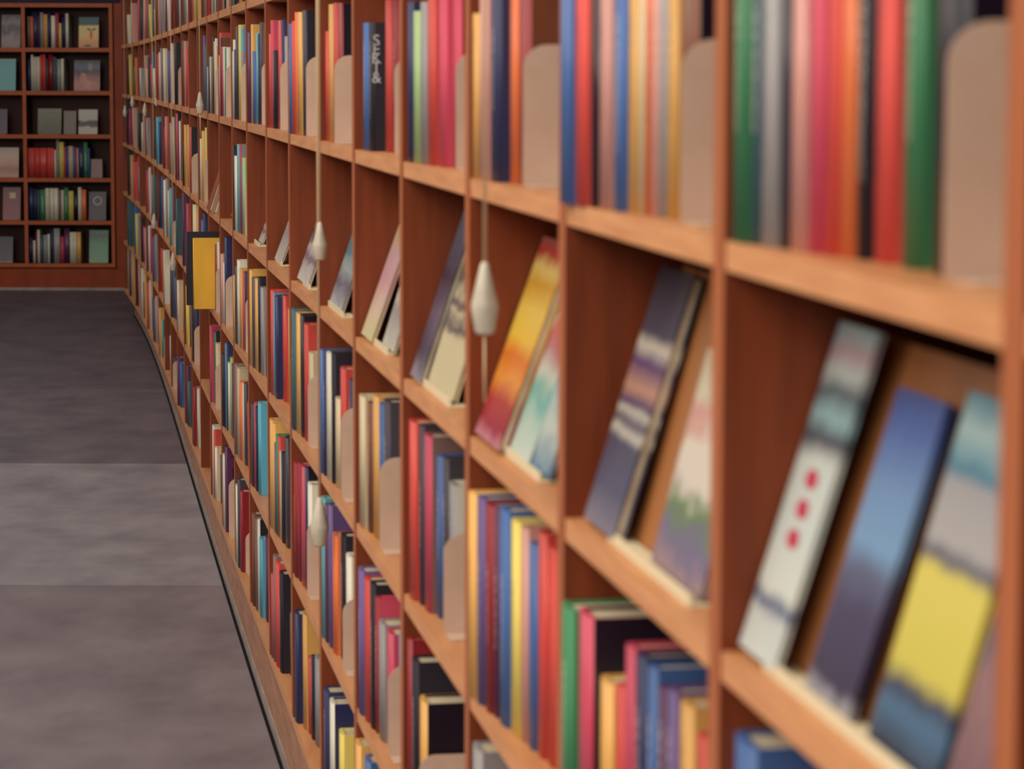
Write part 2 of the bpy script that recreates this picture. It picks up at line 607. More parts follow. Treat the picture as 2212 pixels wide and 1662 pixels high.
# ------------------------------------------------------------------ what stands on each row, left edge and top edge as seen
ROWS = {
    -1: """274 32 w; 282 7 p; 297 - m; 301 - K; 304 18 K; 311 - e; 313 - m; 317 - s; 321 10 y; 328 - t; 332 20 p; 336 - N;
 341 - p; 346 - G; 354 - p; 357 - n; 360 - w; 367 - m; 369 - R/k; 378 - R; 382 - t; 386 - w; 394 - s; 397 - G; 401 - w;
 409 - R; 412 - m; 415 - O; 420 - e; 423 - O; 433 - N; 440 - G; 443 - m; 446 - r; 451 - r; 455 - w; 459 - G; 461 - w;
 466 - n; 468 - p; 471 - r; 475 - s; 478 - p; 483 - k; 486 - w; 492 - e; 501 - c; 504 - k; 509 - n; 514 - O; 521 - n""",
    0: """274 130 k; 278 118 y; 283 130 p; 288 144 g; 291 125 o; 297 122 n; 301 147 w/G; 311 120 p; 314 148 e; 319 122 n; 325 139 r;
 328 112 b; 330 148 w; 335 115 p; 339 117 r; 343 113 w; 346 104 G; 349 105 s; 352 105 w; 357 106 e; 362 111 b; 365 110 v;
 368 94 w; 377 93 k; 385 142 #; 393 88 N; 397 89 p; 401 102 r; 438 77 v; 441 98 t; 446 145 G; 449 121 k; 452 123 e;
 455 125 s; 459 81 k; 461 90 e; 464 83 w; 466 116 y; 468 100 r; 466 139 #; 472 120 p; 474 71 r; 477 82 k/N; 478 101 m;
 481 102 w; 485 104 g; 488 104 w; 481 139 #; 501 112 e; 503 86 w; 505 107 n; 508 58 K; 514 54 y; 511 133 #; 520 62 c;
 523 113 m; 526 56 b; 533 71 u; 542 53 O; 544 111 b; 552 72 c; 556 74 n; 560 49 K/s; 565 131 #; 580 74 r; 584 44 m; 588 109 k;
 599 45 r; 607 43 n; 605 129 #; 613 79 G; 623 52 b; 629 46 r; 636 27 o; 641 27 O; 652 23 K/k; 661 122 #; 701 68 r;
 708 10 O; 718 7 r; 728 8 R/k; 722 120 #; 782 50 b; 794 50 k; 829 0 r; 845 0 R; 852 122 #; 878 5 n; 890 25 l; 905 5 G;
 920 -6 r; 944 -10 m; 975 -10 m/R; 985 110 #; 1018 30 O; 1031 - p; 1055 - n; 1098 - o; 1117 - R/N; 1130 97 #; 1204@1 - b;
 1237 - r; 1274 - k; 1289 - p; 1322 - b; 1354 - O; 1376 - e; 1391 - o; 1404 - p; 1420 - G; 1438 - O; 1462 - N/k; 1473 85 #;
 1577 - g; 1622 - t; 1640 - G; 1682 - K; 1704 - p; 1742 - m; 1782 - r; 1812 - o; 1848 - k; 1884 - r; 1944 - g; 2008 - k; 2046 45 #""",
    1: """404 270 O; 409 275 r/k; 411 331 #; 372 253 e; 378 253 K; 380 246 m/k; 386 262 w; 390 258 R; 394 303 k; 397 270 O;
 273 215 k; 278 235 m; 282 230 n; 285 233 p; 296 231 g; 299 245 k; 305 265 w; 308 250 p; 315 255 G; 331 262 K; 337 253 B; 343 263 n;
 348 250 u; 353 275 R; 356 252 p; 360 258 r; 366 266 G; 369 270 p; 431 300 w; 435 283 O; 442 276 y/k; 442 340 #;
 503 315 k; 505 337 w; 511 312 c; 517 312 m/G; 519 353 v; 522 341 l; 529 390 #""",
    2: """275 323 k; 281 335 O; 285 350 p; 289 350 r; 297 338 r; 298 362 G/k; 316 368 m; 321 362 w; 326 378 G; 329 378 t; 336 378 K;
 343 388 n; 348 382 b; 353 389 w; 358 385 G; 362 412 w; 366 407 c; 373 402 u; 379 430 t; 372 476 #; 393 415 u; 402 440 m; 416 442 w;
 420 442 y; 424 443 p; 434 476 b; 438 461 n; 463 529 R; 465 576 #; 468 523 w; 475 549 p; 481 568 w; 484 513 n; 487 596 #;
 503 595 O; 506 575 K; 511 562 w; 516 581 O; 523 588 m; 527 588 k; 530 640 #; 537 583 O; 543 600 K; 549 602 O; 556 599 k;
 561 621 G; 572 620 s; 583 627 r; 590 634 B; 592 640 n; 609 638 r; 621 668 O; 628 668 t; 638 676 O; 647 680 k; 655 700 r;
 665 762 e; 665 810 #; 689 756 b; 697 758 n/K; 703 762 w/K; 714 765 k; 722 860 e; 733 795 r; 728 882 #; 753 820 n; 760 826 t;
 773 855 e; 792 870 N; 803 855 O; 817 872 b; 826 866 K; 820 990 #; 880 910 r; 903 920 K; 913 940 m/s; 941 985 b; 954 990 K;
 966 1045 G/w; 958 1155 #; 1008 1065 O; 1027 1075 v; 1045 1090 R; 1066 1095 u; 1075 1100 b; 1100 1125 y; 1122 1140 p; 1138 1175 b;
 1158 1150 r; 1180 1185 r; 1206@1 1310 g; 1243 1325 m/k; 1290 1470 O; 1326 1480 r; 1345 1395 m; 1368 1415 n; 1392 1440 b; 1418 1485 u;
 1434 1490 v; 1461 1520 O; 1500 1590 r; 1573 1600 b""",
    3: """275 430 t; 282 432 t; 290 440 b; 292 462 y; 297 466 G; 305 470 k; 309 490 m; 311 494 p; 316 495 u; 320 488 w; 324 495 m;
 329 512 v; 334 507 G; 347 537 r; 352 541 e/w; 366 573 w; 368 583 K; 373 580 t; 377 600 v; 382 606 w/e; 394 617 O; 401 618 y;
 409 640 k; 411 645 p; 415 640 k; 420 640 n; 418 704 #; 452 703 m; 462 717 g/k; 465 742 e; 465 785 #; 473 755 e; 478 765 k;
 484 742 n; 487 742 B; 489 742 n; 491 784 w; 496 773 l; 500 787 u; 506 787 s; 511 795 e; 516 825 o; 523 828 w; 526 828 K;
 533 870 r; 541 872 K; 548 870 m; 551 880 k; 556 870 B; 581 906 O; 588 915 O; 592 957 v; 595 940 g; 600 945 r; 603 975 e;
 606 978 k; 614 945 K; 627 995 O; 633 1000 R; 643 1000 R; 649 1007 m; 658 1010 n/k; 663 1045 w; 663 1125 #; 692 1075 c; 700 1090 u;
 707 1090 v; 716 1155 o; 734 1155 k; 745 1200 w; 740 1295 #; 763 1210 g; 771 1230 v; 785 1250 r; 797 1260 k; 809 1290 R/m;
 815 1345 G; 833 1365 m; 838 1440 #; 861 1370 B; 878 1380 R; 886 1425 k; 903 1512 O/k; 898 1640 #; 1016 1615 G""",
    4: """276 528 w; 280 520 t; 283 522 p; 287 535 O; 294 550 k; 298 553 p; 305 580 w; 311 590 O; 309 610 n; 317 610 m; 322 605 e;
 328 645 t; 331 645 b; 335 640 p; 340 650 G; 343 666 O; 349 692 c/t; 354 735 #; 366 726 w/k; 370 780 #; 374 771 u; 382 771 u;
 388 783 b; 402 790 u; 405 825 t; 412 823 k; 416 835 R; 425 840 w; 458 919 w; 461 930 r; 463 967 w/e; 475 985 n; 480 982 w;
 485 965 u; 494 1035 #; 502 1052 k; 508 1048 w; 512 1035 K; 517 1060 R; 530 1150 #; 543 1108 N; 550 1120 s; 556 1122 w/k;
 559 1163 B; 572 1160 u; 579 1195 w; 584 1240 m; 589 1200 s; 594 1215 r; 602 1237 k; 625 1325 s; 629 1320 G; 634 1323 n; 652 1325 O;
 664 1420 r; 670 1420 k; 678 1420 G; 690 1425 O; 697 1490 n; 710 1515 w/n; 730 1582 y; 765 1605 O; 785 1640 b""",
}


def cell_of(px, lev):
    """index i so that the band stands between divider i (nearer) and i+1 (farther)"""
    best = None
    for i in range(0, 25):
        if px_of(POST_Y[i], 0, lev) + 0.01 > px:
            best = i
    return best if best is not None else 0


for row, text in ROWS.items():
    lev = LEV[row]
    mid = lev - 0.13
    bands = []
    for b in text.replace('\n', ' ').split(';'):
        b = b.strip()
        if not b:
            continue
        x, top, c = b.split()
        force = None
        if '@' in x:
            x, force = x.split('@')
        x = float(x)
        bands.append([int(force) if force else None, x, None if top == '-' else float(top), c])
    xs = sorted(b[1] for b in bands if b[3] != '#')
    for b in bands:
        if b[0] is None:
            nxt = [v for v in xs if v > b[1] + 0.5]
            gap = min(nxt[0] - b[1], 0.05 * (b[1] - 129)) if nxt and b[3] != '#' else 2.0
            # a book that starts on the face of a divider stands in the bay right of it
            b[0] = cell_of(b[1] + max(1.0 + 0.006 * (b[1] - 129), gap * 0.55), mid)
    for cell in sorted(set(b[0] for b in bands)):
        mine = [b for b in bands if b[0] == cell]
        ybk = [b for b in mine if b[3] == '#']
        bks = sorted([b for b in mine if b[3] != '#'], key=lambda b: b[1])
        y_far = POST_Y[cell + 1] - 0.002   # near face of the far divider
        y_near = POST_Y[cell] + TH + 0.002
        right_px = px_of(POST_Y[cell] + TH, 0, mid)
        if (row, cell) == (2, 11):
            y_far = 9.34 - 0.018
        y_cur = y_far
        room = y_far - y_near
        spans = []
        for j, bnd in enumerate(bks):
            nx = bks[j + 1][1] if j + 1 < len(bks) else min(right_px, bnd[1] + (right_px - px_of(y_far, 0, mid)) * 0.25)
            nx = max(nx, bnd[1] + 1.0)
            spans.append(nx)
        ylist = []
        for j, bnd in enumerate(bks):
            left = y_cur - y_near
            need = 0.012 * (len(bks) - j)
            d = solve_d(bnd[1], y_cur, mid)
            y1 = y_cur
            dmax = 0.045
            if d > dmax:
                y1 = max(solve_y(bnd[1], dmax, mid), y_near + need)
                y1 = min(y1, y_cur)
                d = solve_d(bnd[1], y1, mid)
            d = max(-0.030 if y1 > 7 else -0.016, min(d, 0.09))
            full = abs(solve_y(bnd[1], d, mid) - solve_y(spans[j], d, mid))
            w = max(0.010, min(0.065, 0.62 * full))
            w = min(w, max(0.008, (y1 - y_near) - 0.010 * (len(bks) - j - 1)))
            if y1 - w < y_near:
                w = max(0.006, y1 - y_near)
            yc = y1 - w / 2
            p = at(y1 - w * 0.5, d)
            if bnd[2] is None:
                h = random.uniform(0.225, 0.27)
            else:
                h = height_at(bnd[1], bnd[2], p, lev)
            h = max(0.10, min(h, 0.298))
            codes = bnd[3].split('/')
            dep = min(DEEP - d - 0.006, 0.165 + 0.25 * (h - 0.2) + random.uniform(-0.01, 0.012))
            mt = book_matrix(yc, d, EYE - lev + 0.0004)
            scale = F_PX / yc
            area = (spans[j] - bnd[1]) * h * scale
            queue_book(w - 0.0012, h, dep, min(0.006, w * 0.25), codes, mt, area, row, cell, j, bnd[1])
            y_cur = y1 - w
            ylist.append((bnd[1], y_cur, d))
        for bnd in ybk:
            # the plate presses against the last book left of it that lies behind its edge
            cands = [q for q in ylist if q[0] <= bnd[1] + 0.35 * (bnd[1] - 129) * 0.02 + 2]
            last = ylist[-1] if (bnd is ybk[-1] and len(ybk) == 1 or not cands) else cands[-1]
            y = last[1] - 0.0012
            if bnd is ybk[-1] and last is ylist[-1] and y - y_near > 0.06:
                y -= 0.004
            d = solve_d(bnd[1], y, mid)
            if d > 0.08:
                d = 0.08
                y = max(y_near + 0.004, min(y, solve_y(bnd[1], d, mid)))
            d = max(0.002, d)
            if last is not ylist[-1]:
                continue
            y = max(y, y_near + 0.004)
            p = at(y, d)
            h = max(0.12, min(0.25, height_at(bnd[1], bnd[2], p, lev)))
            bookend(y, d, EYE - lev, h, row, cell, min(0.15, DEEP - d - 0.01))

# two large books that stand out in front of the fourth row
BIG = []


def big_book(px_left, px_right, y_pos, lev, h, code, w, label, name='book'):
    t, n = frame(y_pos)
    below = lev - h / 2
    d = solve_d(px_left, y_pos, below)
    mt = book_matrix(y_pos, d, EYE - lev + 0.0006)
    e = empty(name, mt)
    tag(e, label, 'book')
    bm = bmesh.new()
    cover_into(bm, w, h, 0.19, 0.003)
    link('cover', bm, cloth_mat(code, 1), e, matrix=mt)
    bm = bmesh.new()
    pages_into(bm, w, h, 0.19, 0.003)
    link('pages', bm, M_PAGES, e, matrix=mt)
    return e


PAL['a'] = (248, 184, 44)
PAL_NAME['a'] = 'mustard'
PAL['i'] = (34, 22, 40)
PAL_NAME['i'] = 'black'
Y11, Y12 = POST_Y[11], POST_Y[12]
big_book(417, 474, 9.34, LEV[2], 0.238, 'a', 0.030,
         'large mustard yellow book jutting out of the fourth row over the aisle')
big_book(402, 460, 9.50, LEV[2], 0.250, 'i', 0.034,
         'large black book jutting out right behind the mustard yellow one')

# make the queued books: the 300 largest as things, the rest as one object
BOOKS.sort(key=lambda q: -q['area'])


def finish_labels(sel):
    by = {}
    for q in sel:
        by.setdefault((q['row'], q['cell']), []).append(q)
    for key, lst in by.items():
        lst.sort(key=lambda q: q['order'])
        for j, q in enumerate(lst):
            row, cell = key
            size = 'slim' if q['w'] < 0.02 else ('thick' if q['w'] > 0.042 else ('tall' if q['h'] > 0.262 else ''))
            size = size or ('short' if q['h'] < 0.19 else '')
            words = (size + ' ' if size else '') + PAL_NAME[q['codes'][0]] + ' book, ' + ORD[j] + ' from left, '
            words += ROWNAME[row] + ', ' + ORD[cell] + ' bay from right'
            q['label'] = words


def one_book(q):
    e = empty('book', q['mtx'])
    tag(e, q['label'], 'book', 'upright books in the ' + ROWNAME[q['row']])
    var = random.randrange(3)
    mats = [cloth_mat(q['codes'][0], var)]
    if len(q['codes']) > 1:
        mats.append(cloth_mat(q['codes'][1], var))
    bm = bmesh.new()
    cover_into(bm, q['w'], q['h'], q['dep'], q['bulge'], 0, len(mats) - 1)
    link('cover', bm, mats, e, matrix=q['mtx'])
    bm = bmesh.new()
    pages_into(bm, q['w'], q['h'], q['dep'], q['bulge'])
    link('pages', bm, M_PAGES, e, matrix=q['mtx'])
    return e


# ------------------------------------------------------------------ the far bookcase across the end of the aisle
YB = 21.1
BX = lambda px, below=0.3, y=YB: (px - 1106) / F_PX * (y * CP + below * SP)


def back_lev(py):
    lo, hi = -1.5, 2.0
    for _ in range(40):
        m = (lo + hi) / 2
        if proj(BX(150), YB, m)[1] < py:
            lo = m
        else:
            hi = m
    return lo


B_ROW_PY = [103.5, 196.8, 290.8, 384.8, 477.2, 569.5]
B_LEV = [back_lev(p) for p in B_ROW_PY]
B_TOP = back_lev(7.0)
bc = empty('bookcase', Matrix.Translation((BX(60), YB + 0.1, 0)))
tag(bc, 'dark wooden bookcase across the far end of the aisle', 'bookcase')
xr0, xr1 = BX(236), BX(243.5)
xl = BX(-330)
divs = [BX(47.5), BX(47.5) - 0.68, BX(47.5) - 1.36]
for i, x in enumerate([xr0] + divs):
    bm = bmesh.new()
    w_ = 0.027
    for f in add_box(bm, x, x + w_, YB, YB + 0.27, EYE - B_LEV[5] - 0.03, EYE - B_TOP):
        pass
    bm.normal_update()
    bmesh.ops.recalc_face_normals(bm, faces=bm.faces)
    for f in bm.faces:
        f.material_index = 1 if f.normal.y < -0.9 else 0
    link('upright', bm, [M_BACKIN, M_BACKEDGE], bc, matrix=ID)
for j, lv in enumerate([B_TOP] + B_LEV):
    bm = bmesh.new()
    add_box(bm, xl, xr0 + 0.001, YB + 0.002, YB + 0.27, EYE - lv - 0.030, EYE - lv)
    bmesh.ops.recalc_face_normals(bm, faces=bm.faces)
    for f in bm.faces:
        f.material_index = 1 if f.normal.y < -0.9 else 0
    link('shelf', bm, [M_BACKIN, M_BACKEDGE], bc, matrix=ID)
bm = bmesh.new()
add_box(bm, xl, xr0 + 0.02, YB + 0.271, YB + 0.285, EYE - B_LEV[5] - 0.03, EYE - B_TOP)
link('back_panel', bm, M_BACKIN, bc, matrix=ID)
bm = bmesh.new()
add_box(bm, xl, BX(292, 1.5), YB + 0.012, YB + 0.04, 0.0, EYE - B_LEV[5] - 0.04)
link('plinth', bm, M_BACKWOOD, bc, matrix=ID)
bm = bmesh.new()
add_box(bm, BX(246.5), BX(276) + 0.05, YB + 0.006, YB + 0.05, EYE - B_LEV[5] - 0.04, EYE - B_TOP)
link('side_panel', bm, M_BACKWOOD, bc, matrix=ID)
bm = bmesh.new()
add_box(bm, xl, BX(284, 1.6), YB + 0.002, YB + 0.011, 0.0, 0.022)
link('skirting_strip', bm, M_METAL, bc, matrix=ID)
m_wall, nt, b = new_mat('dark_upper_wall', 0.8, 0.2)
noise_mix(nt, b, rgb((44, 36, 52)), rgb((54, 44, 60)), 3)
bm = bmesh.new()
add_box(bm, -9, 1.0, YB + 0.3, YB + 0.4, 0, 3.6)
tag(link('wall_back', bm, m_wall), kind='structure')

BACK = [
    "57 35 s; 64 36 o; 70 28 n; 79 33 u; 84.5 27 G; 92 31 O; 101 28 n; 108.5 34 w; 117.5 29 m; 125 50 y; 131 37 n; 139.5 29 w",
    "58 128 n; 65 118 w; 71 123 w; 77 123 w; 85 118 r; 91 117 r; 97 127 K; 103 117 R; 113 123 t; 121 128 G; 130 127 w",
    "",
    "58 320 r; 73 320 r; 85 320 r; 100 320 r; 116 324 w; 120.5 301 G; 127 307 y; 137 318 m; 141.5 316 b; 147 316 e; 157 318 v; 164 320 p; 169 316 n; 179.5 308 g; 188 320 b",
    "61 405 n; 71 408 n; 79 410 t; 85 410 g; 97 407 w; 106 407 w; 115.5 407 w; 125 411 s; 130 411 w; 137 406 g; 147 413 y; 158 412 k; 167.5 405 w; 175.5 410 o",
    "60 513 n; 70.5 520 w; 76 503 R; 80 497 w; 86 508 t; 93 508 G; 102 506 w; 107.5 495 n; 115.5 494 G; 129 512 m; 138 495 u; 150 502 w; 165 502 O"]
BACK_RIGHT = {0: 146.5, 1: 136.5, 3: 193, 4: 185.5, 5: 174.5}
BACKROWNAME = ['top shelf', 'second shelf', 'third shelf', 'fourth shelf', 'fifth shelf', 'bottom shelf']
for j, text in enumerate(BACK):
    if not text:
        continue
    items = [s.split() for s in text.split(';')]
    items = [(float(a), float(b_), c) for a, b_, c in items]
    z = EYE - B_LEV[j] + 0.0004
    for n_, (x, top, c) in enumerate(items):
        nx = items[n_ + 1][0] if n_ + 1 < len(items) else BACK_RIGHT[j]
        yb = YB + 0.03 + random.uniform(0, 0.02)
        x0, x1 = BX(x, B_LEV[j] - 0.1, yb), BX(nx, B_LEV[j] - 0.1, yb)
        w = max(0.008, x1 - x0)
        w = min(w, 0.055)
        h = height_at(x, top, Vector((x0, yb, 0)), B_LEV[j])
        h = max(0.1, min(0.29, h))
        mt = Matrix.Translation(((x0 + w / 2), yb, z))
        q = dict(w=w - 0.001, h=h, dep=0.17, bulge=min(0.005, w * 0.25), codes=[c], mtx=mt, area=(nx - x) * h * 285,
                 row=('b', j), cell=0, order=n_, extra=None)
        q['backname'] = True
        BOOKS.append(q)

BOOKS.sort(key=lambda q: -q['area'])
N_THINGS = 272
sel, rest = BOOKS[:N_THINGS], BOOKS[N_THINGS:]
finish_labels([q for q in sel if not q.get('backname')])
byrow = {}
for q in sel:
    if q.get('backname'):
        byrow.setdefault(q['row'][1], []).append(q)
for j, lst in byrow.items():
    lst.sort(key=lambda q: q['order'])
    for n_, q in enumerate(lst):
        q['label'] = '%s book, %s from left on the %s of the far bookcase' % (PAL_NAME[q['codes'][0]], ORD[n_], BACKROWNAME[j])
ROWNAME.update({('b', j): BACKROWNAME[j] + ' of the far bookcase' for j in range(6)})
SPECIAL = {}
for q in sel:
    e = one_book(q)
    SPECIAL[(q['row'], q['extra'])] = (e, q)

bm = bmesh.new()
mats, index = [], {}
for q in rest:
    ids = []
    for c in (q['codes'][0], q['codes'][-1]):
        if c not in index:
            index[c] = len(mats)
            mats.append(cloth_mat(c, 1))
        ids.append(index[c])
    if 'pages' not in index:
        index['pages'] = len(mats)
        mats.append(M_PAGES)
    cover_into(bm, q['w'], q['h'], q['dep'], q['bulge'], ids[0], ids[1], q['mtx'])
    pages_into(bm, q['w'], q['h'], q['dep'], q['bulge'], index['pages'], q['mtx'])
o = link('distant_books', bm, mats)
tag(o, 'mass of tiny distant books filling the far bays of both bookcases', 'books', kind='stuff')

# bookends with a label each
seen = {}
for b_ in BOOKENDS:
    seen.setdefault((b_[4], b_[5]), []).append(b_)
for (row, cell), lst in seen.items():
    lst.sort(key=lambda v: -v[0])
    for n_, (y, d, z, h, _, _, deep, _) in enumerate(lst):
        extra = '' if len(lst) == 1 else ORD[n_] + ' '
        make_bookend(y, d, z, h, row, cell, deep,
                     '%staupe metal bookend in the %s, %s bay from right' % (extra, ROWNAME[row], ORD[cell]))


# ------------------------------------------------------------------ books shown face out on small stands
def lean_matrix(y, d, z, ang):
    """x along the wall away from the camera, z up the leaning face, y into the shelf"""
    t, n = frame(y)
    p = at(y, d)
    base = flip_matrix(Vector((p.x, p.y, z)), t, n)
    return base @ Matrix.Rotation(-ang, 4, 'X')


def face_book(name, mtx, w, h, thick, mat, label, group, spine_mat=None):
    e = empty(name, mtx)
    tag(e, label, 'book', group)
    bm = bmesh.new()
    # front board, back board and spine of a closed book seen from the front
    add_box(bm, 0, w, 0, 0.0022, 0, h)
    add_box(bm, 0, w, thick - 0.0022, thick, 0, h)
    add_box(bm, w - 0.0022, w, 0.0022, thick - 0.0022, 0, h)
    link('cover', bm, mat, e, matrix=mtx)
    bm = bmesh.new()
    add_box(bm, 0.003, w - 0.003, 0.0026, thick - 0.0026, 0.003, h - 0.003)
    link('pages', bm, M_PAGES, e, matrix=mtx)
    return e


def stand(y0, y1, d, lev, h, ang, label, far_plate=0.0):
    """slanted plate with a lip at its foot, between y0 (near) and y1 (far)"""
    z = EYE - lev
    mt = lean_matrix(y0, d, z + 0.0006, 0)
    w = y1 - y0
    e = empty('display_stand', mt)
    tag(e, label, 'display stand', 'slanted display stands in the third row')
    ml = lean_matrix(y0, d + 0.006, z + 0.004, ang)
    bm = bmesh.new()
    add_box(bm, 0, w + far_plate, 0.0, 0.005, 0.0, h)
    link('back_plate', bm, M_STAND, e, matrix=ml)
    bm = bmesh.new()
    add_box(bm, 0, w, -0.016, 0.004, 0.0, 0.003)
    add_box(bm, 0, w, -0.019, -0.016, 0.0, 0.011)
    link('lip', bm, M_LIP, e, matrix=mt @ Matrix.Translation((0, 0.0, 0)))
    return ml


def lerp_y(cell, px, d, lev=LEV[1]):
    return max(POST_Y[cell] + TH + 0.002, min(POST_Y[cell + 1] - 0.003, solve_y(px, d, lev)))


C = {
    'white_dots': cover_mat('white_cover_with_red_dots', [(0.0, (206, 210, 204)), (0.12, (200, 204, 198)), (0.16, (90, 100, 130)), (0.2, (214, 216, 206)), (0.4, (206, 214, 208)), (0.6, (206, 214, 208)), (0.66, (70, 74, 88)), (0.72, (150, 186, 190)), (0.8, (90, 104, 112)), (0.86, (196, 206, 202)), (0.93, (198, 170, 176)), (0.97, (186, 206, 208))], 0.10, 6),
    'blue_sky': cover_mat('blue_cover', [(0.0, (176, 170, 176)), (0.07, (58, 48, 74)), (0.3, (70, 62, 92)), (0.42, (92, 96, 124)), (0.52, (120, 158, 196)), (0.7, (112, 146, 190)), (0.88, (74, 104, 172)), (1.0, (60, 84, 150))], 0.12, 5),
    'yellow_block': cover_mat('dark_cover_with_yellow_block', [(0.0, (44, 40, 58)), (0.12, (74, 110, 140)), (0.18, (60, 62, 84)), (0.24, (212, 196, 84)), (0.5, (224, 206, 96)), (0.55, (96, 94, 110)), (0.6, (178, 172, 170)), (0.75, (170, 166, 168)), (0.79, (74, 132, 156)), (0.9, (176, 206, 206)), (1.0, (96, 152, 170))], 0.08, 9),
    'silver': cover_mat('grey_patterned_cover', [(0.0, (110, 80, 86)), (0.35, (150, 110, 112)), (0.5, (104, 92, 110)), (0.7, (150, 90, 84)), (1.0, (180, 160, 150))], 0.5, 7),
    'dark_text': cover_mat('slate_cover_with_pale_blots', [(0.0, (130, 122, 136)), (0.15, (84, 84, 108)), (0.33, (74, 74, 96)), (0.37, (196, 190, 176)), (0.41, (80, 76, 96)), (0.45, (190, 184, 170)), (0.48, (70, 52, 100)), (0.54, (190, 142, 120)), (0.63, (84, 60, 110)), (0.7, (206, 196, 180)), (0.75, (72, 72, 90)), (1.0, (54, 52, 66))], 0.07, 7),
    'floral': cover_mat('cream_floral_cover', [(0.0, (160, 130, 134)), (0.15, (120, 110, 140)), (0.3, (110, 134, 90)), (0.42, (222, 208, 196)), (0.6, (226, 214, 196)), (0.7, (214, 150, 140)), (0.8, (216, 206, 180)), (1.0, (206, 190, 160))], 0.4, 6),
    'flames': cover_mat('yellow_flame_cover', [(0.0, (200, 130, 140)), (0.08, (160, 40, 60)), (0.2, (178, 60, 50)), (0.3, (232, 150, 60)), (0.42, (224, 120, 40)), (0.52, (240, 196, 70)), (0.65, (238, 200, 90)), (0.78, (214, 160, 50)), (0.85, (240, 210, 120)), (0.92, (200, 60, 60)), (1.0, (190, 110, 90))], 0.14, 5),
    'teal_white': cover_mat('white_and_teal_magazine_cover', [(0.0, (206, 214, 204)), (0.2, (180, 204, 190)), (0.32, (110, 178, 168)), (0.45, (206, 208, 190)), (0.6, (186, 120, 130)), (0.72, (204, 90, 100)), (0.8, (222, 214, 204)), (1.0, (226, 220, 208))], 0.35, 4),
    'pale_blue': cover_mat('pale_blue_cover', [(0.0, (90, 130, 160)), (0.4, (196, 202, 190)), (1.0, (130, 170, 190))], 0.4, 5),
    'bronze': cover_mat('dark_purple_cover', [(0.0, (150, 140, 150)), (0.15, (70, 60, 84)), (0.4, (110, 96, 116)), (0.6, (60, 52, 74)), (0.8, (90, 92, 112)), (1.0, (120, 130, 144))], 0.25, 8),
    'letters': cover_mat('cream_cover_with_dark_figures', [(0.0, (214, 198, 158)), (0.35, (216, 200, 160)), (0.42, (90, 76, 84)), (0.5, (206, 190, 156)), (0.56, (80, 66, 74)), (0.64, (200, 184, 150)), (0.72, (100, 84, 80)), (1.0, (150, 120, 90))], 0.22, 9),
    'pinkish': cover_mat('cream_and_pink_cover', [(0.0, (214, 204, 150)), (0.2, (220, 196, 170)), (0.45, (212, 160, 168)), (0.65, (206, 170, 176)), (0.85, (214, 190, 130)), (1.0, (196, 170, 100))], 0.2, 5),
    'teal': cover_mat('teal_cover_with_grey_photo', [(0.0, (190, 190, 184)), (0.25, (110, 104, 130)), (0.45, (170, 184, 184)), (0.6, (90, 140, 160)), (1.0, (80, 130, 150))], 0.3, 6),
    'photo': cover_mat('white_cover_with_dark_photo', [(0.0, (214, 206, 194)), (0.2, (190, 182, 180)), (0.3, (120, 98, 116)), (0.45, (206, 196, 190)), (0.6, (90, 70, 92)), (0.75, (200, 190, 184)), (1.0, (180, 170, 168))], 0.35, 7),
    'plain_white': cover_mat('pale_cover', [(0.0, (206, 198, 184)), (0.5, (160, 150, 150)), (0.7, (204, 196, 180)), (1.0, (206, 190, 170))], 0.4, 6),
    'tan': cover_mat('tan_cover', [(0.0, (188, 140, 100)), (0.5, (180, 128, 88)), (1.0, (196, 150, 112))], 0.3, 3),
    'rust': cover_mat('rust_brown_cover', [(0.0, (168, 84, 50)), (1.0, (176, 92, 56))], 0.3, 3),
}
G3 = 'books displayed face out in the third row'
D_STAND = 0.044
